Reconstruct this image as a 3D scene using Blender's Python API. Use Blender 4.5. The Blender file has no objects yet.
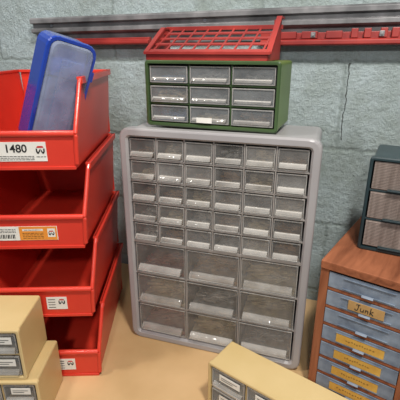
import bpy, math, random
from mathutils import Matrix, Vector, Euler
random.seed(4)
C = bpy.context.scene.collection

def lin(h):
    h = h.lstrip('#'); out = []
    for i in (0, 2, 4):
        c = int(h[i:i+2], 16) / 255
        out.append(c/12.92 if c <= .04045 else ((c+.055)/1.055)**2.4)
    return (*out, 1)

# ---------------------------------------------------------------- materials
def plastic(name, c1, c2=None, rough=.45, scale=9, bump=.0, bscale=200, metal=0.0, spec=.5, coat=0):
    m = bpy.data.materials.new(name); m.use_nodes = True
    nt = m.node_tree; N = nt.nodes; L = nt.links
    b = N['Principled BSDF']
    b.inputs['Roughness'].default_value = rough
    b.inputs['Metallic'].default_value = metal
    b.inputs['Specular IOR Level'].default_value = spec
    b.inputs['Coat Weight'].default_value = coat; b.inputs['Coat Roughness'].default_value = .12
    tc = N.new('ShaderNodeTexCoord')
    n = N.new('ShaderNodeTexNoise'); n.inputs['Scale'].default_value = scale; n.inputs['Detail'].default_value = 4
    L.new(tc.outputs['Object'], n.inputs['Vector'])
    r = N.new('ShaderNodeValToRGB')
    r.color_ramp.elements[0].position = .35; r.color_ramp.elements[1].position = .68
    r.color_ramp.elements[0].color = lin(c1); r.color_ramp.elements[1].color = lin(c2 or c1)
    L.new(n.outputs['Fac'], r.inputs['Fac']); L.new(r.outputs['Color'], b.inputs['Base Color'])
    if bump:
        n2 = N.new('ShaderNodeTexNoise'); n2.inputs['Scale'].default_value = bscale
        L.new(tc.outputs['Object'], n2.inputs['Vector'])
        bp = N.new('ShaderNodeBump'); bp.inputs['Strength'].default_value = bump; bp.inputs['Distance'].default_value = .002 if bscale > 20 else .02
        L.new(n2.outputs['Fac'], bp.inputs['Height']); L.new(bp.outputs['Normal'], b.inputs['Normal'])
    return m

def clear(name, col, fac=.22, rough=.12, tint=(.97, .97, .97, 1), vary=.12, rv=.0, bump=.35):
    m = bpy.data.materials.new(name); m.use_nodes = True
    nt = m.node_tree; N = nt.nodes; L = nt.links
    b = N['Principled BSDF']; out = N['Material Output']
    b.inputs['Base Color'].default_value = lin(col); b.inputs['Roughness'].default_value = rough
    b.inputs['Specular IOR Level'].default_value = 1
    t = N.new('ShaderNodeBsdfTransparent'); t.inputs['Color'].default_value = tint
    mix = N.new('ShaderNodeMixShader')
    lw = N.new('ShaderNodeLayerWeight'); lw.inputs['Blend'].default_value = .15
    tc = N.new('ShaderNodeTexCoord'); n = N.new('ShaderNodeTexNoise'); n.inputs['Scale'].default_value = 30
    oi = N.new('ShaderNodeObjectInfo')
    va = N.new('ShaderNodeVectorMath'); va.operation = 'ADD'
    L.new(tc.outputs['Object'], va.inputs[0]); L.new(oi.outputs['Location'], va.inputs[1])
    L.new(va.outputs[0], n.inputs['Vector'])
    bp = N.new('ShaderNodeBump'); bp.inputs['Strength'].default_value = bump; bp.inputs['Distance'].default_value = .004
    L.new(n.outputs['Fac'], bp.inputs['Height']); L.new(bp.outputs['Normal'], b.inputs['Normal'])
    ma = N.new('ShaderNodeMath'); ma.operation = 'MULTIPLY_ADD'
    L.new(n.outputs['Fac'], ma.inputs[0]); ma.inputs[1].default_value = vary; ma.inputs[2].default_value = fac - vary/2 - rv/2
    mr = N.new('ShaderNodeMath'); mr.operation = 'MULTIPLY_ADD'
    L.new(oi.outputs['Random'], mr.inputs[0]); mr.inputs[1].default_value = rv; L.new(ma.outputs[0], mr.inputs[2])
    mb = N.new('ShaderNodeMath'); mb.operation = 'ADD'; mb.use_clamp = True
    L.new(mr.outputs[0], mb.inputs[0]); L.new(lw.outputs['Fresnel'], mb.inputs[1])
    L.new(mb.outputs[0], mix.inputs[0]); L.new(t.outputs[0], mix.inputs[1]); L.new(b.outputs[0], mix.inputs[2])
    L.new(mix.outputs[0], out.inputs['Surface'])
    return m

def wood(name, c1, c2, sc=6, axis='X', rough=.6, k=14):
    m = bpy.data.materials.new(name); m.use_nodes = True
    nt = m.node_tree; N = nt.nodes; L = nt.links
    b = N['Principled BSDF']; b.inputs['Roughness'].default_value = rough
    b.inputs['Specular IOR Level'].default_value = .25
    tc = N.new('ShaderNodeTexCoord'); mp = N.new('ShaderNodeMapping')
    s = {'X': (1, k, k), 'Y': (k, 1, k), 'Z': (k, k, 1)}[axis]
    mp.inputs['Scale'].default_value = s
    L.new(tc.outputs['Object'], mp.inputs['Vector'])
    n = N.new('ShaderNodeTexNoise'); n.inputs['Scale'].default_value = sc; n.inputs['Detail'].default_value = 8; n.inputs['Distortion'].default_value = .6
    L.new(mp.outputs[0], n.inputs['Vector'])
    r = N.new('ShaderNodeValToRGB'); r.color_ramp.elements[0].position = .32; r.color_ramp.elements[1].position = .7
    r.color_ramp.elements[0].color = lin(c1); r.color_ramp.elements[1].color = lin(c2)
    L.new(n.outputs['Fac'], r.inputs['Fac']); L.new(r.outputs['Color'], b.inputs['Base Color'])
    bp = N.new('ShaderNodeBump'); bp.inputs['Strength'].default_value = .6; bp.inputs['Distance'].default_value = .0015
    L.new(n.outputs['Fac'], bp.inputs['Height']); L.new(bp.outputs['Normal'], b.inputs['Normal'])
    return m

def wall_mat():
    m = bpy.data.materials.new('painted_block'); m.use_nodes = True
    nt = m.node_tree; N = nt.nodes; L = nt.links
    b = N['Principled BSDF']; b.inputs['Roughness'].default_value = .45
    tc = N.new('ShaderNodeTexCoord'); sp = N.new('ShaderNodeSeparateXYZ'); cb = N.new('ShaderNodeCombineXYZ')
    L.new(tc.outputs['Object'], sp.inputs[0])
    def math_(op, a, b_=None, c=None, clamp=False):
        nd = N.new('ShaderNodeMath'); nd.operation = op; nd.use_clamp = clamp
        for i, v in enumerate((a, b_, c)):
            if v is None: continue
            if isinstance(v, (int, float)): nd.inputs[i].default_value = v
            else: L.new(v, nd.inputs[i])
        return nd.outputs[0]
    ax = math_('ADD', sp.outputs['X'], 4.21); az = math_('ADD', sp.outputs['Z'], 3.56)
    L.new(ax, cb.inputs[0]); L.new(az, cb.inputs[1])
    br = N.new('ShaderNodeTexBrick'); br.inputs['Scale'].default_value = 1
    br.inputs['Brick Width'].default_value = .4; br.inputs['Row Height'].default_value = .2
    br.inputs['Mortar Size'].default_value = .008; br.inputs['Mortar Smooth'].default_value = 1
    wn = N.new('ShaderNodeTexNoise'); wn.inputs['Scale'].default_value = 45; wn.inputs['Detail'].default_value = 4
    L.new(tc.outputs['Object'], wn.inputs['Vector'])
    vs = N.new('ShaderNodeVectorMath'); vs.operation = 'MULTIPLY_ADD'
    L.new(wn.outputs['Color'], vs.inputs[0]); vs.inputs[1].default_value = (.016, .016, 0); L.new(cb.outputs[0], vs.inputs[2])
    L.new(vs.outputs[0], br.inputs['Vector'])
    n = N.new('ShaderNodeTexNoise'); n.inputs['Scale'].default_value = 3.6; n.inputs['Detail'].default_value = 10; n.inputs['Roughness'].default_value = .72
    L.new(tc.outputs['Object'], n.inputs['Vector'])
    r = N.new('ShaderNodeValToRGB')
    r.color_ramp.elements[0].position = .38; r.color_ramp.elements[1].position = .60
    r.color_ramp.elements[0].color = lin('#94a09c'); r.color_ramp.elements[1].color = lin('#b6c5c9')
    L.new(n.outputs['Fac'], r.inputs['Fac'])
    mx = N.new('ShaderNodeMixRGB'); mx.blend_type = 'MULTIPLY'; mx.inputs[2].default_value = lin('#e0e1de')
    L.new(br.outputs['Fac'], mx.inputs[0]); L.new(r.outputs['Color'], mx.inputs[1])
    wx = math_('MULTIPLY_ADD', wn.outputs['Fac'], .016, sp.outputs['X'])
    dx = math_('ABSOLUTE', math_('ADD', wx, .001))
    inx = math_('LESS_THAN', dx, .0013)
    z1 = math_('GREATER_THAN', sp.outputs['Z'], .455); z2 = math_('LESS_THAN', sp.outputs['Z'], .632)
    crack = math_('MULTIPLY', math_('MULTIPLY', inx, z1), z2)
    m2 = N.new('ShaderNodeMixRGB'); m2.inputs[2].default_value = lin('#4a504e')
    L.new(crack, m2.inputs[0]); L.new(mx.outputs[0], m2.inputs[1])
    L.new(m2.outputs[0], b.inputs['Base Color'])
    p = N.new('ShaderNodeTexNoise'); p.inputs['Scale'].default_value = 50; p.inputs['Detail'].default_value = 8; p.inputs['Roughness'].default_value = .75
    L.new(tc.outputs['Object'], p.inputs['Vector'])
    a2 = math_('MULTIPLY', p.outputs['Fac'], 2.0)
    a1 = math_('MULTIPLY_ADD', br.outputs['Fac'], -.4, a2)
    bp = N.new('ShaderNodeBump'); bp.inputs['Strength'].default_value = 1; bp.inputs['Distance'].default_value = .006
    L.new(a1, bp.inputs['Height']); L.new(bp.outputs['Normal'], b.inputs['Normal'])
    return m

M = {}
M['wall'] = wall_mat()
M['table'] = plastic('tan_board', '#b8976a', '#d3b184', .42, 4.5, .25, 7)
M['tableleg'] = wood('leg_wood', '#8a6a45', '#a5825a', 5, 'Z')
M['floor'] = plastic('concrete', '#66645f', '#7b7973', .8, 4, .3, 60)
M['gray'] = plastic('gray_plastic', '#959294', '#a19fa0', .36, 6, .08, 400, coat=.15)
M['graydark'] = plastic('gray_divider', '#8b8683', '#97928e', .4, 6)
M['clear'] = clear('clear_drawer', '#c6c3bf', .17, .05, vary=.22, rv=.14, bump=1.0)
M['clearh'] = clear('clear_handle', '#d6d3ce', .24, .07, vary=.34, rv=.2, bump=1.0)
M['clearrim'] = clear('clear_rim', '#d0cdc9', .40, .08, vary=.3, rv=.2, bump=.6)
M['clearblue'] = clear('clear_smoke', '#bcc0c2', .20, .05, vary=.2, rv=.12, bump=1.0)
M['green'] = plastic('dark_green', '#364a2a', '#435936', .34, coat=.3)
M['greenside'] = plastic('olive_green', '#587033', '#668040', .4)
M['red'] = plastic('red_plastic', '#c93022', '#d83f2d', .36, 5, .05, 300, coat=.1)
M['reddark'] = plastic('red_old', '#82221f', '#a3352e', .45, 12)
M['beige'] = plastic('beige_plastic', '#c6ad78', '#d5bd8c', .42, 5, .05, 300)
M['beigedark'] = plastic('beige_divider', '#b09a6c', '#bda77a', .5, 5)
M['wood'] = wood('plywood_red', '#6f3f28', '#a16344', 6, 'Y', .75, 9)
M['woodv'] = wood('plywood_edge', '#78452c', '#a56948', 6, 'Z', .75, 9)
M['steel'] = plastic('blue_gray_steel', '#5f6b7c', '#8390a0', .5, 40, .1, 120)
M['steeld'] = plastic('nickel', '#8d9096', '#b0b3b8', .3, 20, metal=.8)
M['dkgreen'] = plastic('dark_slate', '#202f33', '#2c3d42', .36)
M['rib'] = wood('ribbed_brown_gray', '#776a63', '#9f928b', 6, 'Z', .4, 16)
M['rail'] = plastic('rail_gray', '#5c5c5e', '#8b8a8c', .42, 20, metal=.2)
M['white'] = plastic('paper_white', '#dcdad2', '#e6e4de', .7, 30)
M['tape'] = plastic('masking_tape', '#a3804f', '#b8945f', .7, 30)
M['yellow'] = plastic('yellow_label', '#c2943f', '#d6ab50', .65, 40)
M['orange'] = plastic('orange_ink', '#e0852a', '#e89a3c', .65, 30)
M['black'] = plastic('black_ink', '#141414', '#1c1c1c', .6)
M['brownink'] = plastic('brown_ink', '#6b4d26', '#7d5c30', .7)
M['redink'] = plastic('red_ink', '#b32020', '#c02a26', .6)
M['blue'] = plastic('blue_case', '#16348e', '#1f44a8', .2, 6, coat=.5)
M['pale'] = plastic('pale_insert', '#8797be', '#b3bdd6', .5, 14)
M['paleblue'] = plastic('violet_insert', '#4a60b0', '#7385c4', .5, 14)
M['frost'] = clear('frosted_case', '#b4bfdc', .36, .12, (.82, .88, .98, 1), .4, bump=.6)
M['cA'] = plastic('steel_bits', '#807b74', '#bdb8b0', .3, 60, metal=.3)
M['cB'] = plastic('brass_bits', '#6a4a30', '#a37a4e', .38, 60, metal=.2)
M['cC'] = plastic('dark_bits', '#2c2624', '#5c4f47', .5, 60)
M['cD'] = plastic('rust_bits', '#6b372e', '#9a5a4d', .5, 60)
M['cE'] = plastic('pale_bits', '#917c5d', '#c9b48c', .6, 60)
M['cF'] = plastic('blue_bits', '#3d5480', '#6c84a8', .5, 60)

# ---------------------------------------------------------------- mesh tools
class MB:
    def __init__(s): s.v = []; s.f = []; s.mi = []; s.cur = 0
    def add(s, vs, fs, mtx=None):
        o = len(s.v)
        for p in vs:
            p = Vector(p)
            s.v.append(tuple(mtx @ p if mtx else p))
        for f in fs: s.f.append([o+i for i in f]); s.mi.append(s.cur)
    def box(s, x0, x1, y0, y1, z0, z1, mtx=None):
        vs = [(x, y, z) for x in (x0, x1) for y in (y0, y1) for z in (z0, z1)]
        s.add(vs, [(0,1,3,2),(4,6,7,5),(0,4,5,1),(2,3,7,6),(0,2,6,4),(1,5,7,3)], mtx)
    def exx(s, prof, x0, x1, mtx=None):   # profile in (y,z)
        n = len(prof)
        vs = [(x0, y, z) for y, z in prof] + [(x1, y, z) for y, z in prof]
        fs = [tuple(range(n)), tuple(range(2*n-1, n-1, -1))] + [(i, (i+1) % n, n+(i+1) % n, n+i) for i in range(n)]
        s.add(vs, fs, mtx)
    def loft(s, rings, cap0=True, cap1=True, mtx=None, k=5):
        vs = []; n = 0
        for (w, h, cx, cz, r, y) in rings:
            pts = []
            for (sx, sz, a0) in ((1, 1, 0), (-1, 1, 90), (-1, -1, 180), (1, -1, 270)):
                for i in range(k):
                    a = math.radians(a0 + 90*i/(k-1))
                    pts.append((cx + sx*(w/2-r) + r*math.cos(a), y, cz + sz*(h/2-r) + r*math.sin(a)))
            n = len(pts); vs += pts
        fs = []
        for j in range(len(rings)-1):
            for i in range(n):
                fs.append((j*n+i, j*n+(i+1) % n, (j+1)*n+(i+1) % n, (j+1)*n+i))
        if cap0: fs.append(tuple(range(n)))
        if cap1: fs.append(tuple(range((len(rings)-1)*n, len(rings)*n)))
        s.add(vs, fs, mtx)
    def tube(s, pts, r, n=8, mtx=None):
        vs = []
        for i, p in enumerate(pts):
            a = Vector(pts[max(i-1, 0)]); b = Vector(pts[min(i+1, len(pts)-1)])
            q = (b-a).to_track_quat('Z', 'X')
            for k in range(n):
                vs.append(tuple(Vector(p) + q @ Vector((r*math.cos(2*math.pi*k/n), r*math.sin(2*math.pi*k/n), 0))))
        fs = [tuple(range(n)), tuple(range((len(pts)-1)*n, len(pts)*n))]
        for j in range(len(pts)-1):
            for k in range(n): fs.append((j*n+k, j*n+(k+1) % n, (j+1)*n+(k+1) % n, (j+1)*n+k))
        s.add(vs, fs, mtx)
    def cyl(s, p0, p1, r, n=10):
        p0 = Vector(p0); p1 = Vector(p1); d = (p1-p0)
        q = d.to_track_quat('Z', 'Y').to_matrix().to_4x4(); L = d.length
        vs = [(r*math.cos(2*math.pi*i/n), r*math.sin(2*math.pi*i/n), z) for z in (0, L) for i in range(n)]
        fs = [tuple(range(n)), tuple(range(2*n-1, n-1, -1))] + [(i, (i+1) % n, n+(i+1) % n, n+i) for i in range(n)]
        s.add(vs, fs, Matrix.Translation(p0) @ q)
    def mesh(s, name, mats, smooth=False):
        me = bpy.data.meshes.new(name); me.from_pydata(s.v, [], s.f)
        if not isinstance(mats, (list, tuple)): mats = [mats]
        for m in mats: me.materials.append(m)
        for p, i in zip(me.polygons, s.mi): p.material_index = i
        import bmesh
        bm = bmesh.new(); bm.from_mesh(me); bmesh.ops.recalc_face_normals(bm, faces=bm.faces); bm.to_mesh(me); bm.free()
        return me

def ob(name, me, parent=None, loc=(0, 0, 0), rot=(0, 0, 0), bevel=0, label=None):
    o = bpy.data.objects.new(name, me); C.objects.link(o)
    o.location = loc; o.rotation_euler = rot
    if parent: o.parent = parent
    if bevel:
        b = o.modifiers.new('b', 'BEVEL'); b.width = bevel; b.segments = 2; b.limit_method = 'ANGLE'
    if label: o['label'] = label
    return o

def root(name, label, cat, loc, rz=0, group=None):
    e = bpy.data.objects.new(name, None); C.objects.link(e); e.empty_display_size = .05
    e.location = loc; e.rotation_euler = (0, 0, math.radians(rz))
    e['label'] = label; e['category'] = cat
    if group: e['group'] = group
    return e

def from_corner(x, y, z, rz, w, d):  # front-left corner -> base centre
    a = math.radians(rz)
    return (x + math.cos(a)*w/2 - math.sin(a)*d/2, y + math.sin(a)*w/2 + math.cos(a)*d/2, z)

def text_mesh(txt, size, mat, shear=0, bold=0, depth=.0002):
    cu = bpy.data.curves.new('t', 'FONT'); cu.body = txt; cu.size = size; cu.shear = shear
    cu.extrude = depth; cu.offset = bold; cu.align_x = 'CENTER'; cu.align_y = 'CENTER'
    o = bpy.data.objects.new('t', cu); C.objects.link(o)
    bpy.context.view_layer.update()
    me = bpy.data.meshes.new_from_object(o.evaluated_get(bpy.context.evaluated_depsgraph_get()))
    bpy.data.objects.remove(o)
    me.materials.clear(); me.materials.append(mat)
    return me

# ---------------------------------------------------------------- setting
mb = MB(); mb.box(-2.2, 1.6, 0, .15, -.85, 1.8)
w = ob('wall_back', mb.mesh('wall', M['wall'])); w['kind'] = 'structure'
mb = MB(); mb.box(-2.2, 1.6, -2.2, 0, -.95, -.85)
f = ob('floor', mb.mesh('floor', M['floor'])); f['kind'] = 'structure'

bench = root('workbench', 'wide stained tan workbench top against painted block wall', 'workbench', (-.2, -.375, -.85))
mb = MB(); mb.box(-1.3, 1.3, -.375, .370, .81, .85)
ob('tabletop', mb.mesh('tabletop', M['table']), bench, bevel=.003)
for sx in (-1.2, 1.2):
    for sy in (-.31, .31):
        mb = MB(); mb.box(-.04, .04, -.04, .04, 0, .81)
        ob('leg', mb.mesh('leg', M['tableleg']), bench, (sx, sy, 0), bevel=.003)

# ---------------------------------------------------------------- drawers
def drawer_mesh(w, h, d, mat, matrim):
    mb = MB(); t = .0013; a = w/2 - .001; h2 = h - .002
    mb.box(-a, a, 0, .0016, .001, h2)
    bw = .0016     # raised rim
    mb.cur = 1
    mb.box(-a, a, -.0018, 0, h2-bw, h2); mb.box(-a, a, -.0018, 0, .001, .001+bw)
    mb.box(-a, -a+bw, -.0018, 0, .001+bw, h2-bw); mb.box(a-bw, a, -.0018, 0, .001+bw, h2-bw)
    mb.cur = 0
    mb.box(-a, -a+t, .0016, d, .001, h2*.85); mb.box(a-t, a, .0016, d, .001, h2*.85)
    mb.box(-a+t, a-t, d-t, d, .001, h2*.85)
    return mb.mesh('drawer', [mat, matrim])
def pull_mesh(w, h, mat, out=.010, top=.36, bot=.17):
    """thin curved finger lip"""
    mb = MB(); a = w*.42; dz = top-bot
    o = [(0, top), (-.35, top-.05*dz), (-.7, top-.3*dz), (-.92, top-.65*dz), (-1, bot)]
    inn = [(-.86, bot), (-.78, top-.6*dz), (-.58, top-.36*dz), (-.28, top-.2*dz), (0, top-.17*dz)]
    prof = [(y*out-.0002, z*h) for y, z in o+inn]
    mb.exx(prof, -a, a)
    for s in (-1, 1):
        mb.exx([(-.0002, top*h), (-out*.7, (top-.3*dz)*h), (-out, bot*h), (-.0002, bot*h)], s*a - .0006, s*a + .0006)
    return mb.mesh('handle', mat)

pile_cache = {}
def pile_mesh(w, d, h, key, mat, long=False):
    k = (round(w, 3), round(h, 3), key)
    if k in pile_cache: return pile_cache[k]
    rnd = random.Random(int(w*1000)+int(h*1000)*7+key*31)
    mb = MB(); n = 34 if not long else 24
    mb.box(-w/2, w/2, .003, d, 0, h*.2)
    for i in range(n):
        L = rnd.uniform(.008, .02) if not long else rnd.uniform(.03, .08)
        r = rnd.uniform(.0015, .0035)
        L = min(L, w*.8)
        x = rnd.uniform(-w/2+L/2, w/2-L/2); y = rnd.uniform(L/2+.004, max(L/2+.005, d*.7-L/2)); z = rnd.uniform(h*.2, h-.004)
        an = rnd.uniform(-.9, .9); dx = math.cos(an)*L/2; dy = min(abs(math.sin(an)*L/2*.8), y-.004); dz = rnd.uniform(-.15, .15)*L
        if rnd.random() < .5:
            mb.cyl((x-dx, y-dy, z-dz), (x+dx, y+dy, z+dz), r, 7)
        else:
            mb.box(-L/2, L/2, -r, r, -r*.7, r*.7, Matrix.Translation((x, y, z)) @ Matrix.Rotation(an*.3, 4, 'Z') @ Matrix.Rotation(rnd.uniform(-.3, .3), 4, 'Y'))
    me = mb.mesh('pile', mat)
    for v in me.vertices:
        v.co.x = max(-w/2, min(w/2, v.co.x)); v.co.y = max(.001, min(d, v.co.y)); v.co.z = max(0, min(h, v.co.z))
    pile_cache[k] = me
    return me
CM = ['cA', 'cB', 'cC', 'cD', 'cE', 'cF']
CN = {'cA': ('silver steel screws', 'screws'), 'cB': ('brass-coloured fasteners', 'fasteners'), 'cC': ('dark small hardware', 'hardware'),
      'cD': ('rusty red small parts', 'small parts'), 'cE': ('pale tan small parts', 'small parts'), 'cF': ('blue mixed small parts', 'small parts')}
def pile(R, x, y, z, w, d, h, c, where, long=False):
    i = CM.index(c)
    me = pile_mesh(w, d, h, i + (10 if long else 0), M[c], long)
    o = bpy.data.objects.new('small_parts_pile', me); C.objects.link(o)
    o.matrix_world = R.matrix_world @ Matrix.Translation((x, y, z))
    o['label'] = 'loose pile of ' + CN[c][0] + ' inside ' + where + ' drawer'
    o['category'] = CN[c][1]; o['kind'] = 'stuff'; o['group'] = 'parts in the ' + where + ' drawers'

def cabinet_body(R, w, h, d, border, flare, mat, rr=.014):
    mb = MB(); yf = -d/2; cz = h/2
    mb.loft([(w-2*flare, h-2*flare, 0, cz, rr*.6, d/2),
             (w-2*flare, h-2*flare, 0, cz, rr*.6, yf+.028),
             (w, h, 0, cz, rr, yf+.022),
             (w, h, 0, cz, rr, yf+.004),
             (w-.003, h-.003, 0, cz, rr, yf+.001),
             (w-.008, h-.008, 0, cz, rr, yf),
             (w-2*border+.008, h-2*border+.008, 0, cz, rr*.5, yf),
             (w-2*border, h-2*border, 0, cz, rr*.35, yf+.005),
             (w-2*border, h-2*border, 0, cz, rr*.35, d/2-.004)])
    return ob('body', mb.mesh('body', mat), R)

def cabinet_grid(xs, zs, y0, y1, t):
    mb = MB()
    for z in zs[1:-1]: mb.box(xs[0]-.002, xs[-1]+.002, y0, y1, z-t/2, z+t/2)
    for x in xs[1:-1]:
        mb.box(x-t/2, x+t/2, y0, y1, zs[0]-.002, zs[-1]+.002)
    return mb

# ---- big gray cabinet
W, H, D = .40, .513, .165
G = root('parts_cabinet', 'tall gray plastic cabinet with many clear drawers standing on the workbench', 'storage cabinet',
         from_corner(-.434, -.313, 0, 2.3, W, D), 2.3)
bpy.context.view_layer.update()
cabinet_body(G, W, H, D, .018, .006, M['gray'], rr=.02)
xs6 = [-.181 + .0603333*i for i in range(7)]; xs3 = [-.181 + .1206667*i for i in range(4)]
zl = [.019 + .080*i for i in range(4)]; zs = [.261 + .0468*i for i in range(6)]
mb = cabinet_grid(xs6, zs, -D/2+.006, D/2-.004, .0028)
mb2 = cabinet_grid(xs3, zl, -D/2+.006, D/2-.004, .0028)
mb.add(mb2.v, mb2.f); mb.box(-.182, .182, -D/2+.005, D/2-.004, .2575, .2635)
ob('drawer_divider', mb.mesh('divider', M['graydark']), G, bevel=.0005)
sm = drawer_mesh(.0572, .0436, .14, M['clear'], M['clearrim']); smh = pull_mesh(.0572, .0436, M['clearh'])
cols = 'cB cE cC cA cE cB cE cC cB cB cE cA cB cB cE cB cC cE cA cE cA cB cE cB cA cB cC cA cE cB cC'.split()
for r in range(5):
    for c in range(6):
        x = (xs6[c]+xs6[c+1])/2; z = zs[4-r] + .0015
        d = ob('drawer', sm, G, (x, -D/2+.007, z)); ob('handle', smh, d)
        pile(G, x, -D/2+.0095, z+.0015, .051, .12, random.choice([.010, .016, .022, .030]), cols[r*6+c], 'gray cabinet')
lg = drawer_mesh(.1174, .0766, .14, M['clear'], M['clearrim']); lgh = pull_mesh(.1174, .0766, M['clearh'], .013, .31, .16)
cols = 'cD cB cE cE cA cE cD cE cA'.split()
for r in range(3):
    for c in range(3):
        x = (xs3[c]+xs3[c+1])/2; z = zl[2-r] + .0015
        d = ob('drawer', lg, G, (x, -D/2+.007, z)); ob('handle', lgh, d)
        pile(G, x, -D/2+.0095, z+.0015, .108, .12, [.030, .040, .052][(r+2*c) % 3], cols[r*3+c], 'gray cabinet', True)

# ---- green cabinet on top
W2, H2, D2 = .272, .128, .13
K = root('parts_cabinet', 'small olive green cabinet with nine clear drawers on gray cabinet', 'storage cabinet',
         from_corner(-.392, -.267, .513, -1, W2, D2), -1)
bpy.context.view_layer.update()
mb = MB(); yf = -D2/2; cz = H2/2
mb.cur = 1
mb.loft([(W2-.004, H2-.002, 0, cz, .006, D2/2), (W2-.004, H2-.002, 0, cz, .006, yf+.012)], True, False)
mb.loft([(W2-.004, H2-.002, 0, cz, .006, yf+.012), (W2, H2, 0, cz, .007, yf+.010), (W2, H2, 0, cz, .007, yf+.002)], False, False)
mb.cur = 0
mb.loft([(W2, H2, 0, cz, .007, yf+.002), (W2-.004, H2-.004, 0, cz, .006, yf),
         (W2-.012, H2-.012, 0, cz, .003, yf), (W2-.014, H2-.014, 0, cz, .003, yf+.004), (W2-.014, H2-.014, 0, cz, .003, D2/2-.004)], False, True)
ob('body', mb.mesh('body', [M['green'], M['greenside']]), K)
gx = [-.129 + .086*i for i in range(4)]; gz = [.007 + .038*i for i in range(4)]
mb = cabinet_grid(gx, gz, yf+.008, D2/2-.004, .0035)
ob('drawer_divider', mb.mesh('divider', M['green']), K, bevel=.0006)
gd = drawer_mesh(.0825, .0345, .11, M['clearblue'], M['clearrim']); gh = pull_mesh(.0825, .0345, M['clear'], .007, .34, .16)
cols = 'cF cA cA cE cA cC cF cE cB'.split()
for r in range(3):
    for c in range(3):
        x = (gx[c]+gx[c+1])/2; z = gz[2-r]+.0018
        d = ob('drawer', gd, K, (x, yf+.006, z)); ob('handle', gh, d)
        pile(K, x, yf+.0085, z+.0015, .073, .09, [.014, .022, .018][(r+c) % 3], cols[r*3+c], 'green cabinet')
        if (r, c) == (2, 1):
            mb = MB(); mb.box(-.024, .008, -.0088, -.0076, .003, .013)
            ob('sticker', mb.mesh('sticker', M['white']), d, label='small white paper sticker')

# ---- red tray on top of green cabinet
T = root('plastic_tray', 'dusty red plastic slotted tray resting on the green cabinet', 'tray', from_corner(-.390, -.262, .641, -1, .245, .11), -1)
mb = MB(); a = .1225; b_ = .055
mb.box(-a, a, -b_, -b_+.003, 0, .016); mb.box(-a-.003, a+.003, -b_-.004, -b_+.002, .0105, .016)
mb.box(-a, a, b_-.003, b_, 0, .010)
for s in (-1, 1):
    x0, x1 = (s*a-.003, s*a) if s > 0 else (s*a, s*a+.003)
    zt = .078 if s > 0 else .062
    mb.exx([(-b_, 0), (b_, 0), (b_, zt), (b_-.026, zt), (-b_, .015)], x0, x1)
    mb.exx([(-b_, .012), (b_-.026, zt-.003), (b_, zt-.003), (b_, zt+.001), (b_-.028, zt+.001), (-b_, .016)], s*a-.005, s*a+.005)
mb.box(.108, a-.003, b_-.004, b_, .008, .074)
def slope(y0, y1, x0, x1, th=.0025):
    z0 = .012 + (y0+b_)/(2*b_)*.048; z1 = .012 + (y1+b_)/(2*b_)*.048
    mb.exx([(y0, z0), (y1, z1), (y1, z1+th), (y0, z0+th)], x0, x1)
mb.box(-a-.003, a+.003, b_-.006, b_+.002, .057, .065)
slope(-b_+.003, -b_+.012, -a+.003, a-.003, .003)
for i in range(3):
    yy = -.022 + i*.024; slope(yy, yy+.006, -a+.003, a-.003, .003)
for i in range(9):
    x = -a+.012+.221*i/8; slope(-b_+.003, b_-.004, x-.0020, x+.0020)
ob('tray_body', mb.mesh('tray', M['reddark']), T, bevel=.0004)

# ---------------------------------------------------------------- wall rails
Rl = root('wall_rail', 'long gray metal hanging rail mounted on the block wall', 'rail', (0, -.0005, .680))
Rl.rotation_euler = (0, -.009, 0)
mb = MB()
mb.exx([(0, 0), (-.008, 0), (-.010, .002), (-.010, .028), (-.024, .030), (-.030, .033), (-.030, .042), (-.020, .044), (-.020, .054), (-.032, .056), (-.032, .066), (-.028, .070), (0, .070)], -.865, .95)
ob('rail_channel', mb.mesh('rail', M['rail']), Rl, bevel=.0008)
for x in (-.80, -.35, .1, .55):
    mb = MB(); mb.cyl((x, -.019, .049), (x, -.023, .049), .004, 8)
    ob('bolt', mb.mesh('bolt', M['steeld']), Rl)
def red_rail(xa, xb, label, notch):
    R2 = root('rail_strip', label, 'rail strip', (0, -.0105, .671), 0, 'red rail strips')
    R2.rotation_euler = (0, -.009, 0)
    mb = MB()
    if notch:
        mb.box(xa, xb, -.010, 0, .004, .026)
        mb.exx([(-.010, -.002), (-.024, -.002), (-.028, .001), (-.028, .009), (-.024, .012), (-.010, .011)], xa, xb)
        rr = random.Random(5); x = xa
        while x < xb-.03:
            wd_ = rr.choice([.014, .020, .034]); mb.box(x, x+wd_, -.024, -.010, .013, .032 if wd_ < .03 else .028); x += wd_+rr.choice([.008, .012, .018])
    else:
        mb.exx([(0, .006), (-.020, .006), (-.024, .009), (-.024, .015), (-.014, .018), (-.014, .024), (0, .024)], xa, xb)
    ob('strip_body', mb.mesh('strip', M['reddark']), R2, bevel=.0012)
    x = xa+.021; i = 0
    while notch and x < xb-.02:
        mb = MB(); mb.box(x+.001, x+.011, -.0265, -.0242, .015, .026); mb.cyl((x+.006, -.0265, .020), (x+.006, -.029, .020), .003, 8)
        ob('clip', mb.mesh('clip', M['rail']), R2, bevel=.001); x += .14 if i % 2 else .09; i += 1
red_rail(-.746, -.50, 'short red plastic strip on the wall rail', False)
red_rail(-.21, .95, 'long notched red plastic strip with gray clips on the wall rail', True)

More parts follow.
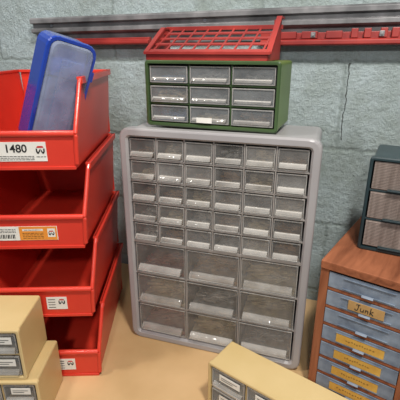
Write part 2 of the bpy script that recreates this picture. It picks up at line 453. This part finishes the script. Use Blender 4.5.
# ---------------------------------------------------------------- red bins
BW, BH, BD = .22, .154, .33
def bin_mesh():
    mb = MB(); y0 = -BD/2; y1 = BD/2; a = BW/2
    arc = []
    for i in range(9):
        t = i/8; an = t*math.pi/2
        arc.append((y0 + .048*(math.sin(an)*.35 + .65*t**1.3) , .064 + (BH-.064)*t))
    for s in (-1, 1):
        def wall(zlo, zhi, xo_lo, xo_hi, pts):
            vs = []
            for (y, z) in pts:
                f_ = (z-zlo)/(zhi-zlo); xo = a - (xo_lo + (xo_hi-xo_lo)*f_)
                vs.append((s*xo, y, z))
            for (y, z) in pts:
                f_ = (z-zlo)/(zhi-zlo); xo = a - (xo_lo + (xo_hi-xo_lo)*f_) - .003
                vs.append((s*xo, y, z))
            n = len(pts)
            mb.add(vs, [tuple(range(n)), tuple(range(2*n-1, n-1, -1))] + [(i, (i+1) % n, n+(i+1) % n, n+i) for i in range(n)])
        wall(0, BH, .013, .003, [(y0, 0), (y1, 0), (y1, BH)] + arc[::-1] + [(y0, .064)])
        xi, xo = sorted((s*(a-.008), s*a))
        mb.box(xi, xo, y0+.046, y1, BH-.005, BH)
        x2, x3 = sorted((s*(a-.0005), s*(a+.002))); mb.box(x2, x3, y0+.046, y1, BH-.012, BH)
        pts = [(s*(a-.010), y0, .010), (s*(a-.009), y0, .035), (s*(a-.0075), y0, .060)] + [(s*(a-.0075+.005*i/8), y, z) for i, (y, z) in enumerate(arc)]
        pts[-1] = (pts[-1][0], pts[-1][1], BH-.0045)
        mb.tube(pts, .0042, 8)
    mb.box(-a+.013, a-.013, y0, y1, 0, .003)
    mb.box(-a+.010, a-.010, y1-.003, y1, .003, BH)
    mb.box(-a, a, y1-.008, y1, BH-.006, BH)
    mb.box(-a+.011, a-.011, y0, y0+.003, .003, .064)
    mb.tube([(-a+.009, y0-.001, .064), (0, y0-.001, .064), (a-.009, y0-.001, .064)], .0055, 10)
    mb.box(-a+.012, a-.012, y0-.002, y0, 0.0002, .006)
    return mb.mesh('bin', M['red'])
bm_ = bin_mesh()
bx, by = -.427, -.448; rz = 22
cxl = bx - BW*math.cos(math.radians(rz)); cyl_ = by - BW*math.sin(math.radians(rz))
lab = ['top red plastic stacking bin holding a blue case', 'red plastic stacking bin with orange-marked label', 'red plastic stacking bin with white label', 'lowest red plastic stacking bin resting on the workbench']
def emblem(mb, ox, oz, yy0, sc=1):
    def P(pts): mb.add([(ox+x*sc, yy0, oz+z*sc) for x, z in pts], [tuple(range(len(pts)))])
    mb.cur = 1
    for s in (-1, 1):
        P([(s*.0005, 0), (s*.003, -.0045), (s*.0055, -.0045), (s*.0075, -.001), (s*.0075, .0045), (s*.0052, .0045), (s*.0050, 0), (s*.0040, -.0018), (s*.0028, .0005), (s*.0005, .0045)])
    mb.cur = 3
    P([(-.0065, .0058), (.0065, .0058), (.0045, .009), (-.0045, .009)])
rp = random.Random(2)
def fineprint(mb, x0, x1, z, yy0, yy1, h=.0009):
    x = x0
    while x < x1:
        l = rp.uniform(.002, .007); mb.box(x, min(x+l, x1), yy0, yy1, z, z+h); x += l+.0012
for i in range(4):
    lvl = 3-i
    B = root('storage_bin', lab[i], 'storage bin', from_corner(cxl, cyl_, lvl*BH, rz, BW, BD), rz, 'stacked red bins')
    o = ob('bin_body', bm_, B, bevel=.0006)
    y = -BD/2
    mb = MB(); mb.cur = 0
    x0 = -.085 if i < 2 else .010
    if i == 0: mb.box(x0, .050, y-.0012, y-.0002, .016, .050)
    else: mb.box(x0, .050, y-.0012, y-.0002, .018, .046)
    mats = [M['white'], M['black'], M['orange'], M['redink']]
    yy0, yy1 = y-.0016, y-.0012
    if i != 1: emblem(mb, .040, .034, yy0-.0001, 1.0 if i == 0 else .85)
    mb.cur = 1
    if i == 1:
        mb.cur = 2; mb.box(-.020, .049, yy0+.0001, yy1, .0185, .0455); mb.cur = 0
        mb.box(.032, .046, yy0, yy1, .0245, .0415); mb.box(-.014, .024, yy0, yy1, .037, .041)
        emblem(mb, .039, .031, yy0-.0002, .7); mb.cur = 1
        for k in range(4): fineprint(mb, -.014, .024, .022+k*.0033, yy0-.0001, yy0+.0001)
        fineprint(mb, -.010, .020, .0385, yy0-.0002, yy0)
        for k in range(11):
            xx = -.060 + k*.003; mb.box(xx, xx+(.0012 if k % 3 else .002), yy0, yy1, .022, .030)
        for k in range(3): fineprint(mb, -.066, -.026, .034+k*.003, yy0, yy1)
    elif i > 1:
        for k in range(4): mb.box(.013, .027, yy0, yy1, .022+k*.006, .0232+k*.006)
    else:
        for k in range(3): fineprint(mb, -.075, .028, .0185+k*.003, yy0, yy1)
        fineprint(mb, .032, .048, .0235, yy0, yy1)
    ob('label_card', mb.mesh('card', mats), B)
    if i == 0:
        t = text_mesh('1480', .0195, M['black'], 0, .0003)
        ob('label_text', t, B, (-.002, y-.0016, .0380), (math.pi/2, 0, 0))

# ---- blue case
K2 = root('plastic_case', 'blue and frosted clear plastic case leaning in the top red bin', 'case', (-.537, -.407, .489))
K2.matrix_world = Matrix.Translation((-.543, -.405, .488)) @ Matrix.Rotation(math.radians(20), 4, 'Z') @ Matrix.Rotation(math.radians(20), 4, 'Y') @ Matrix.Rotation(math.radians(38), 4, 'Z')
cw, cd, ch = .088, .062, .203
mb = MB()
mb.loft([(cw-.004, ch-.004, 0, ch/2, .014, cd/2), (cw, ch, 0, ch/2, .018, cd/2-.003), (cw, ch, 0, ch/2, .018, -.018), (cw+.003, ch+.003, 0, ch/2, .020, -.020), (cw+.003, ch+.003, 0, ch/2, .020, -.025), (cw, ch, 0, ch/2, .019, -.028),
         (cw-.010, ch-.010, 0, ch/2, .015, -.028), (cw-.012, ch-.012, 0, ch/2, .014, -.022), (cw-.014, ch-.014, 0, ch/2, .014, cd/2-.004)])
ob('case_base', mb.mesh('base', M['blue']), K2)
mb = MB(); mb.loft([(cw-.018, .122, 0, .071, .010, -.014), (cw-.018, .122, 0, .071, .010, .01)])
ob('case_insert', mb.mesh('insert', M['pale']), K2, label='pale plastic insert')
mb = MB(); mb.loft([(cw-.018, .055, 0, .163, .010, -.010), (cw-.018, .055, 0, .163, .010, .01)])
ob('case_insert', mb.mesh('insert', M['paleblue']), K2, label='violet blue plastic insert')
mb = MB()
mb.loft([(cw-.012, ch-.012, 0, ch/2, .014, -.0235), (cw-.012, ch-.012, 0, ch/2, .014, -.030), (cw-.018, ch-.018, 0, ch/2, .013, -.034), (cw-.026, ch-.026, 0, ch/2, .012, -.035)], False, True)
mb.box(-.018, .018, -.0365, -.0352, .03, .17)
ob('case_lid', mb.mesh('lid', M['frost']), K2, label='frosted clear lid')
for z in (.05, .15):
    mb = MB(); mb.box(-.003, .003, -.008, .008, -.009, .009)
    ob('latch', mb.mesh('latch', M['blue']), K2, (cw/2+.003, -.016, z), bevel=.001)

# ---------------------------------------------------------------- wooden cabinet
WW, WH, WD = .33, .30, .28
WR = -16
P = root('drawer_cabinet', 'worn red-brown plywood cabinet with blue-gray metal drawers on the workbench', 'drawer cabinet',
         from_corner(-.013, -.33, 0, WR, WW, WD), WR)
mb = MB(); a = WW/2; y0 = -WD/2; y1 = WD/2
mb.box(-a, a, y0-.003, y1, WH-.016, WH)
mb.cur = 1
mb.box(-a, -a+.016, y0, y1, 0, WH-.016); mb.box(a-.016, a, y0, y1, 0, WH-.016)
mb.box(-.006, .006, y0, y1-.006, .012, WH-.016); mb.cur = 0
mb.box(-a+.016, a-.016, y0, y1, 0, .012); mb.box(-a+.016, a-.016, y1-.006, y1, .012, WH-.016)
nz = 7; pz = (WH-.016-.012)/nz
for i in range(1, nz):
    z = .012 + pz*i
    mb.box(-a+.016, -.006, y0+.001, y1-.006, z-.0038, z+.0038); mb.box(.006, a-.016, y0+.001, y1-.006, z-.0038, z+.0038)
ob('cabinet_body', mb.mesh('carcass', [M['wood'], M['woodv']]), P, bevel=.0015)
dw = a - .016 - .006; dh = pz-.0085
def steel_drawer():
    mb = MB(); h = dh
    mb.box(-dw/2+.001, dw/2-.001, 0, .002, 0, h)
    for s in (-1, 1):
        x0, x1 = sorted((s*(dw/2-.004), s*(dw/2-.003))); mb.box(x0, x1, .002, .25, 0, h*.9)
    mb.box(-dw/2+.004, dw/2-.004, .002, .25, 0, .001); mb.box(-dw/2+.004, dw/2-.004, .249, .25, 0, h*.9)
    return mb.mesh('drawer', M['steel'])
def holder():
    mb = MB(); h = dh; a2 = .044
    mb.box(-a2, a2, -.0020, -.0003, .004, .0050); mb.box(-a2, a2, -.0020, -.0003, h-.0055, h-.0045)
    mb.exx([(-.0003, .003), (-.0045, .0010), (-.0055, .0025), (-.002, .0055)], -.010, .010)
    return mb.mesh('label_holder', M['steel'])
sd = steel_drawer(); hm = holder()
def junk_mesh():
    mb = MB()
    strokes = [
        [(-.016, .006), (-.010, .0065)], [(-.0125, .0062), (-.0128, .0), (-.0138, -.0045), (-.0165, -.0050), (-.0178, -.0025)],
        [(-.0085, .0015), (-.0090, -.0030), (-.0072, -.0046), (-.0050, -.0035), (-.0040, .0012), (-.0042, -.0046)],
        [(-.0010, .0012), (-.0014, -.0046), (-.0008, -.0008), (.0012, .0012), (.0026, .0000), (.0026, -.0048)],
        [(.0068, .0066), (.0060, -.0048)], [(.0108, .0022), (.0064, -.0010), (.0112, -.0050)]]
    for st in strokes: mb.tube([(x*1.1, 0, z*1.1) for x, z in st], .0008, 5)
    return mb.mesh('junk', M['black'])
jt = junk_mesh()
random.seed(9)
for side in (0, 1):
    cx = (-a+.016 + -.006)/2 if side == 0 else (a-.016+.006)/2
    for r in range(nz):
        z = WH-.016-pz*(r+1)+.0042
        dr = ob('drawer', sd, P, (cx, y0, z), bevel=.0008)
        h = dh
        ob('label_holder', hm, dr)
        if r == 1:
            mb = MB(); mb.box(-.030, .032, -.0030, -.0020, .007, h-.004)
            ob('label_card', mb.mesh('card', M['tape']), dr, label='orange-tan paper label')
            if side == 0: ob('label_text', jt, dr, (.002, -.0033, h/2+.001))
        elif r >= 3 or side == 1:
            mb = MB(); mb.cur = 0; mb.box(-.043, .043, -.0014, -.0002, .0055, h-.0060)
            mb.cur = 1
            x = -.030 + random.uniform(0, .01)
            while x < .024:
                l = random.uniform(.002, .005); zz = h/2 + random.uniform(-.001, .001)
                mb.box(x, x+l, -.0018, -.0014, zz, zz+.0007); mb.box(x+l*.4, x+l*.4+.0006, -.0018, -.0014, zz-.0015, zz+.002); x += l+.0015
            ob('label_card', mb.mesh('card', [M['yellow'], M['brownink']]), dr, label='yellow paper label')

# ---- dark cabinet on wooden one
W3, H3, D3 = .21, .182, .125
Q = root('parts_cabinet', 'small dark slate cabinet with brownish drawers on the wooden cabinet', 'storage cabinet',
         from_corner(.047, -.262, .30, -7, W3, D3), -7)
mb = MB(); yf = -D3/2; cz = H3/2
mb.loft([(W3-.008, H3-.004, 0, cz, .006, D3/2), (W3-.008, H3-.004, 0, cz, .006, yf+.015), (W3, H3, 0, cz, .006, yf+.012), (W3, H3, 0, cz, .006, yf+.002), (W3-.004, H3-.004, 0, cz, .005, yf),
         (W3-.011, H3-.011, 0, cz, .003, yf), (W3-.012, H3-.012, 0, cz, .003, yf+.004), (W3-.012, H3-.012, 0, cz, .003, D3/2-.004)])
ob('body', mb.mesh('body', M['dkgreen']), Q)
qx = [-.099, 0, .099]; qz = [.006 + .0567*i for i in range(4)]
mb = cabinet_grid(qx, qz, yf+.004, D3/2-.004, .004)
ob('drawer_divider', mb.mesh('divider', M['dkgreen']), Q, bevel=.0006)
mb = MB(); a = .0468
mb.box(-a, a, 0, .11, .001, .0518)
for i in range(17):
    z = .003 + i*.00285; mb.box(-a, a, -.0015, 0, z, z+.0014)
qm = mb.mesh('drawer', M['rib'])
for r in range(3):
    for c in range(2):
        d = ob('drawer', qm, Q, ((qx[c]+qx[c+1])/2, yf+.004, qz[2-r]+.0022))
        mb = MB(); mb.box(-.02, .02, -.009, -.001, .001, .004)
        ob('handle', mb.mesh('handle', M['dkgreen']), d, bevel=.0006)

# ---------------------------------------------------------------- beige cabinets
def beige(x, y, z, rz, w, h, d, label, ncol, nrow, stickers):
    R = root('parts_cabinet', label, 'storage cabinet', from_corner(x, y, z, rz, w, d), rz)
    bpy.context.view_layer.update()
    mb = MB(); yf = -d/2; cz = h/2
    mb.loft([(w-.004, h, 0, cz, .004, d/2), (w-.004, h, 0, cz, .004, yf+.010), (w, h, 0, cz, .005, yf+.008), (w, h, 0, cz, .005, yf+.001), (w-.003, h-.003, 0, cz, .004, yf),
             (w-.010, h-.010, 0, cz, .003, yf), (w-.012, h-.012, 0, cz, .002, yf+.003), (w-.012, h-.012, 0, cz, .002, d/2-.003)])
    ob('body', mb.mesh('body', M['beige']), R)
    iw = w-.012; ih = h-.012
    xs = [-iw/2+iw*i/ncol for i in range(ncol+1)]; zz = [.006+ih*i/nrow for i in range(nrow+1)]
    mb = cabinet_grid(xs, zz, yf+.004, d/2-.003, .003)
    ob('drawer_divider', mb.mesh('divider', M['beigedark']), R, bevel=.0005)
    cw, chh = iw/ncol-.004, ih/nrow-.004
    dm = drawer_mesh(cw, chh, d-.012, M['clearblue'], M['clearrim']); hm_ = pull_mesh(cw, chh, M['clearh'], .007, .30, .10)
    for r in range(nrow):
        for c in range(ncol):
            xx = (xs[c]+xs[c+1])/2; z2 = zz[nrow-1-r]+.002
            dr = ob('drawer', dm, R, (xx, yf+.004, z2)); ob('handle', hm_, dr)
            pile(R, xx, yf+.0065, z2+.0015, cw-.008, d-.03, chh*.75, ['cE', 'cA', 'cE', 'cE'][(r*3+c) % 4], 'beige cabinet')
            if (r, c) in stickers:
                mb = MB(); mb.cur = 0; mb.box(-cw*.25, cw*.36, -.0028, -.0019, chh*.5, chh*.5+.014)
                mb.cur = 1
                mb.box(-cw*.2, cw*.28, -.0031, -.0028, chh*.5+.008, chh*.5+.009); mb.box(-cw*.2, cw*.15, -.0031, -.0028, chh*.5+.004, chh*.5+.005)
                ob('sticker', mb.mesh('sticker', [M['white'], M['black']]), dr, label='white paper sticker')
    return R
beige(-.192, -.449, 0, -18, .32, .11, .075, 'beige plastic cabinet with clear drawers lying before the gray cabinet', 4, 2, [(0, 0), (1, 0), (0, 1)])
beige(-.705, -.684, .0, 20, .258, .105, .11, 'lower beige cabinet with labelled clear drawers by the red bins', 4, 2, [(0, 3), (1, 2)])
beige(-.722, -.684, .105, 20, .254, .107, .105, 'beige cabinet with labelled clear drawers stacked on another', 4, 2, [(0, 3), (1, 3), (1, 2)])

# ---------------------------------------------------------------- camera & light
cam = bpy.data.cameras.new('cam'); cam.lens = 36*402/400; cam.sensor_width = 36; cam.clip_start = .01
co = bpy.data.objects.new('camera', cam); C.objects.link(co)
co.location = (0, -1.02, .66); co.rotation_euler = (math.radians(90-20.5), 0, math.radians(20))
bpy.context.scene.camera = co

def area(loc, target, size, power, col):
    l = bpy.data.lights.new('lamp', 'AREA'); l.size = size; l.energy = power; l.color = col
    o = bpy.data.objects.new('ceiling_or_fill_light', l); C.objects.link(o); o.location = loc
    o.rotation_euler = (Vector(target)-Vector(loc)).to_track_quat('-Z', 'Y').to_euler()
area((.25, -.95, 1.65), (-.2, -.2, .2), .14, 22, (1, .95, .88))
area((-.75, -.75, 1.6), (-.5, -.1, .4), .10, 8, (1, .96, .9))
area((.15, -1.9, 1.35), (-.2, -.2, .2), .12, 12, (1, .97, .93))  # added frontal fill to brighten drawer interiors, not a ceiling lamp
wd = bpy.data.worlds.new('w'); bpy.context.scene.world = wd; wd.use_nodes = True
wd.node_tree.nodes['Background'].inputs[0].default_value = (.86, .93, 1, 1)
wd.node_tree.nodes['Background'].inputs[1].default_value = .17
bpy.context.scene.view_settings.view_transform = 'Standard'
